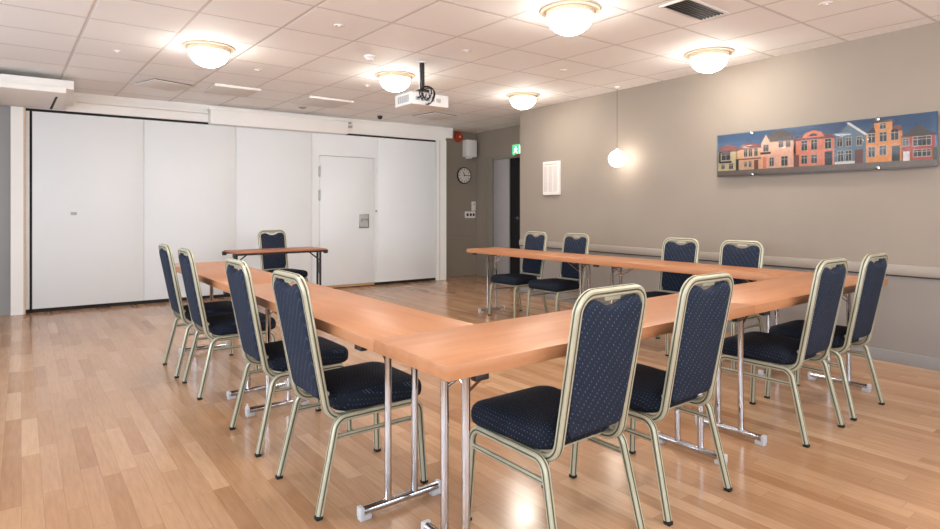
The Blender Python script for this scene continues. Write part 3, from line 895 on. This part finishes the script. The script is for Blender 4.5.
# salmon house
R(.415, .602, .14, .71, 'salmon', 2); Pg([(.41,.69),(.61,.69),(.58,.78),(.44,.78)], 'roofred', 3)
Pg([(.455,.74),(.56,.74),(.545,.84),(.508,.89),(.47,.84)], 'salmon', 4); Pg([(.485,.765),(.53,.765),(.522,.81),(.508,.825),(.494,.81)], 'roofdark', 5)
for s_ in (.466, .512, .575): win(s_, .58, .026, .20)
win(.466, .28, .026, .17); win(.512, .28, .026, .17); door(.428, .026, .39); door(.577, .034, .42, 'dark')
# blue house
R(.602, .735, .14, .68, 'blue', 2); Pg([(.60,.66),(.735,.66),(.662,.95)], 'blue', 3); Pg([(.655,.97),(.668,.97),(.742,.70),(.732,.68),(.662,.93)], 'white', 5)
for s_ in (.626, .664, .708): win(s_, .58, .020, .16)
win(.63, .30, .022, .20); win(.664, .30, .022, .20); door(.706, .034, .41); R(.605, .69, .14, .19, 'white', 4)
# orange house
R(.735, .875, .14, .72, 'orange', 2); R(.768, .838, .70, .90, 'orange', 3); Pg([(.758,.90),(.848,.90),(.838,.96),(.768,.96)], 'roofdark', 4)
Pg([(.732,.71),(.775,.71),(.768,.82)], 'roofdark', 4); Pg([(.838,.71),(.878,.71),(.868,.82),(.838,.80)], 'roofred', 4)
win(.802, .83, .022, .10); win(.758, .61, .026, .17); win(.803, .62, .026, .17); win(.847, .64, .026, .19)
win(.758, .34, .024, .18); win(.802, .36, .024, .17); R(.836, .866, .14, .43, 'dark', 4)
# red house
R(.872, .99, .14, .60, 'red', 2); Pg([(.868,.58),(.998,.58),(.955,.72),(.935,.76),(.915,.74)], 'roofdark', 3); R(.927, .942, .74, .80, 'roofdark', 3)
win(.888, .48, .020, .13); win(.930, .48, .030, .16); win(.962, .48, .030, .16); win(.930, .26, .028, .12); win(.962, .26, .028, .12); R(.878, .902, .13, .31, 'white', 4)
R(.985, .998, .12, .35, 'hedge', 5)
obj('print', pr, [PH[n_] for n_ in PN], pic, smooth=False)
gl = obj('acrylic_cover', MB().bbox(-DP-.019, -DP-.0135, -PWD, 0, 0, PHT, .001), M['glass'], pic)
for s_ in (.205, .785):
    for t_ in (.025, .975):
        obj('stud', MB().lathe([(0,0),(.008,0),(.008,DP+.019),(.014,DP+.019),(.014,DP+.026),(0,DP+.028)], 20, Matrix.Translation((0,-s_*PWD,t_*PHT)) @ Matrix.Rotation(-PI/2, 4, 'Y')), M['chrome'], pic)

# ------------------------------------------------------------------ light
wd = bpy.data.worlds.new('sky'); SC.world = wd; wd.use_nodes = True
bg = wd.node_tree.nodes['Background']; bg.inputs[0].default_value = (.75, .87, 1.0, 1); bg.inputs[1].default_value = 1.5
for k, (a, b_) in enumerate(WIN):
    l = bpy.data.lights.new('added_daylight', 'AREA'); l.shape = 'RECTANGLE'; l.size = z1w-z0w; l.size_y = b_-a  # area lamp added outside each unseen left window, standing for daylight
    l.color = (.72, .86, 1.0); l.energy = (40, 40, 26)[k]
    o = bpy.data.objects.new('added_daylight', l); COL.objects.link(o)
    o.location = (XL-.2, (a+b_)/2, (z0w+z1w)/2); o.rotation_euler = (0, -PI/2, 0)
for k, (a, b_) in enumerate(RWIN):
    l = bpy.data.lights.new('added_daylight', 'AREA'); l.shape = 'RECTANGLE'; l.size = b_-a; l.size_y = z1w-z0w  # area lamp added outside each unseen rear window, standing for daylight
    l.color = (.86, .93, 1.0); l.energy = 24
    o = bpy.data.objects.new('added_daylight', l); COL.objects.link(o)
    o.location = ((a+b_)/2, YR-.2, (z0w+z1w)/2); o.rotation_euler = (PI/2, 0, 0)
vs_ = SC.view_settings
SC.display_settings.display_device = 'sRGB'
vs_.view_transform = 'Standard'; vs_.look = 'None'; vs_.gamma = 1; vs_.use_curve_mapping = False
vs_.exposure = 1.27
SC.cycles.use_denoising = True
SC.cycles.max_bounces = 10; SC.cycles.diffuse_bounces = 6; SC.cycles.glossy_bounces = 5
SC.cycles.sample_clamp_indirect = 6
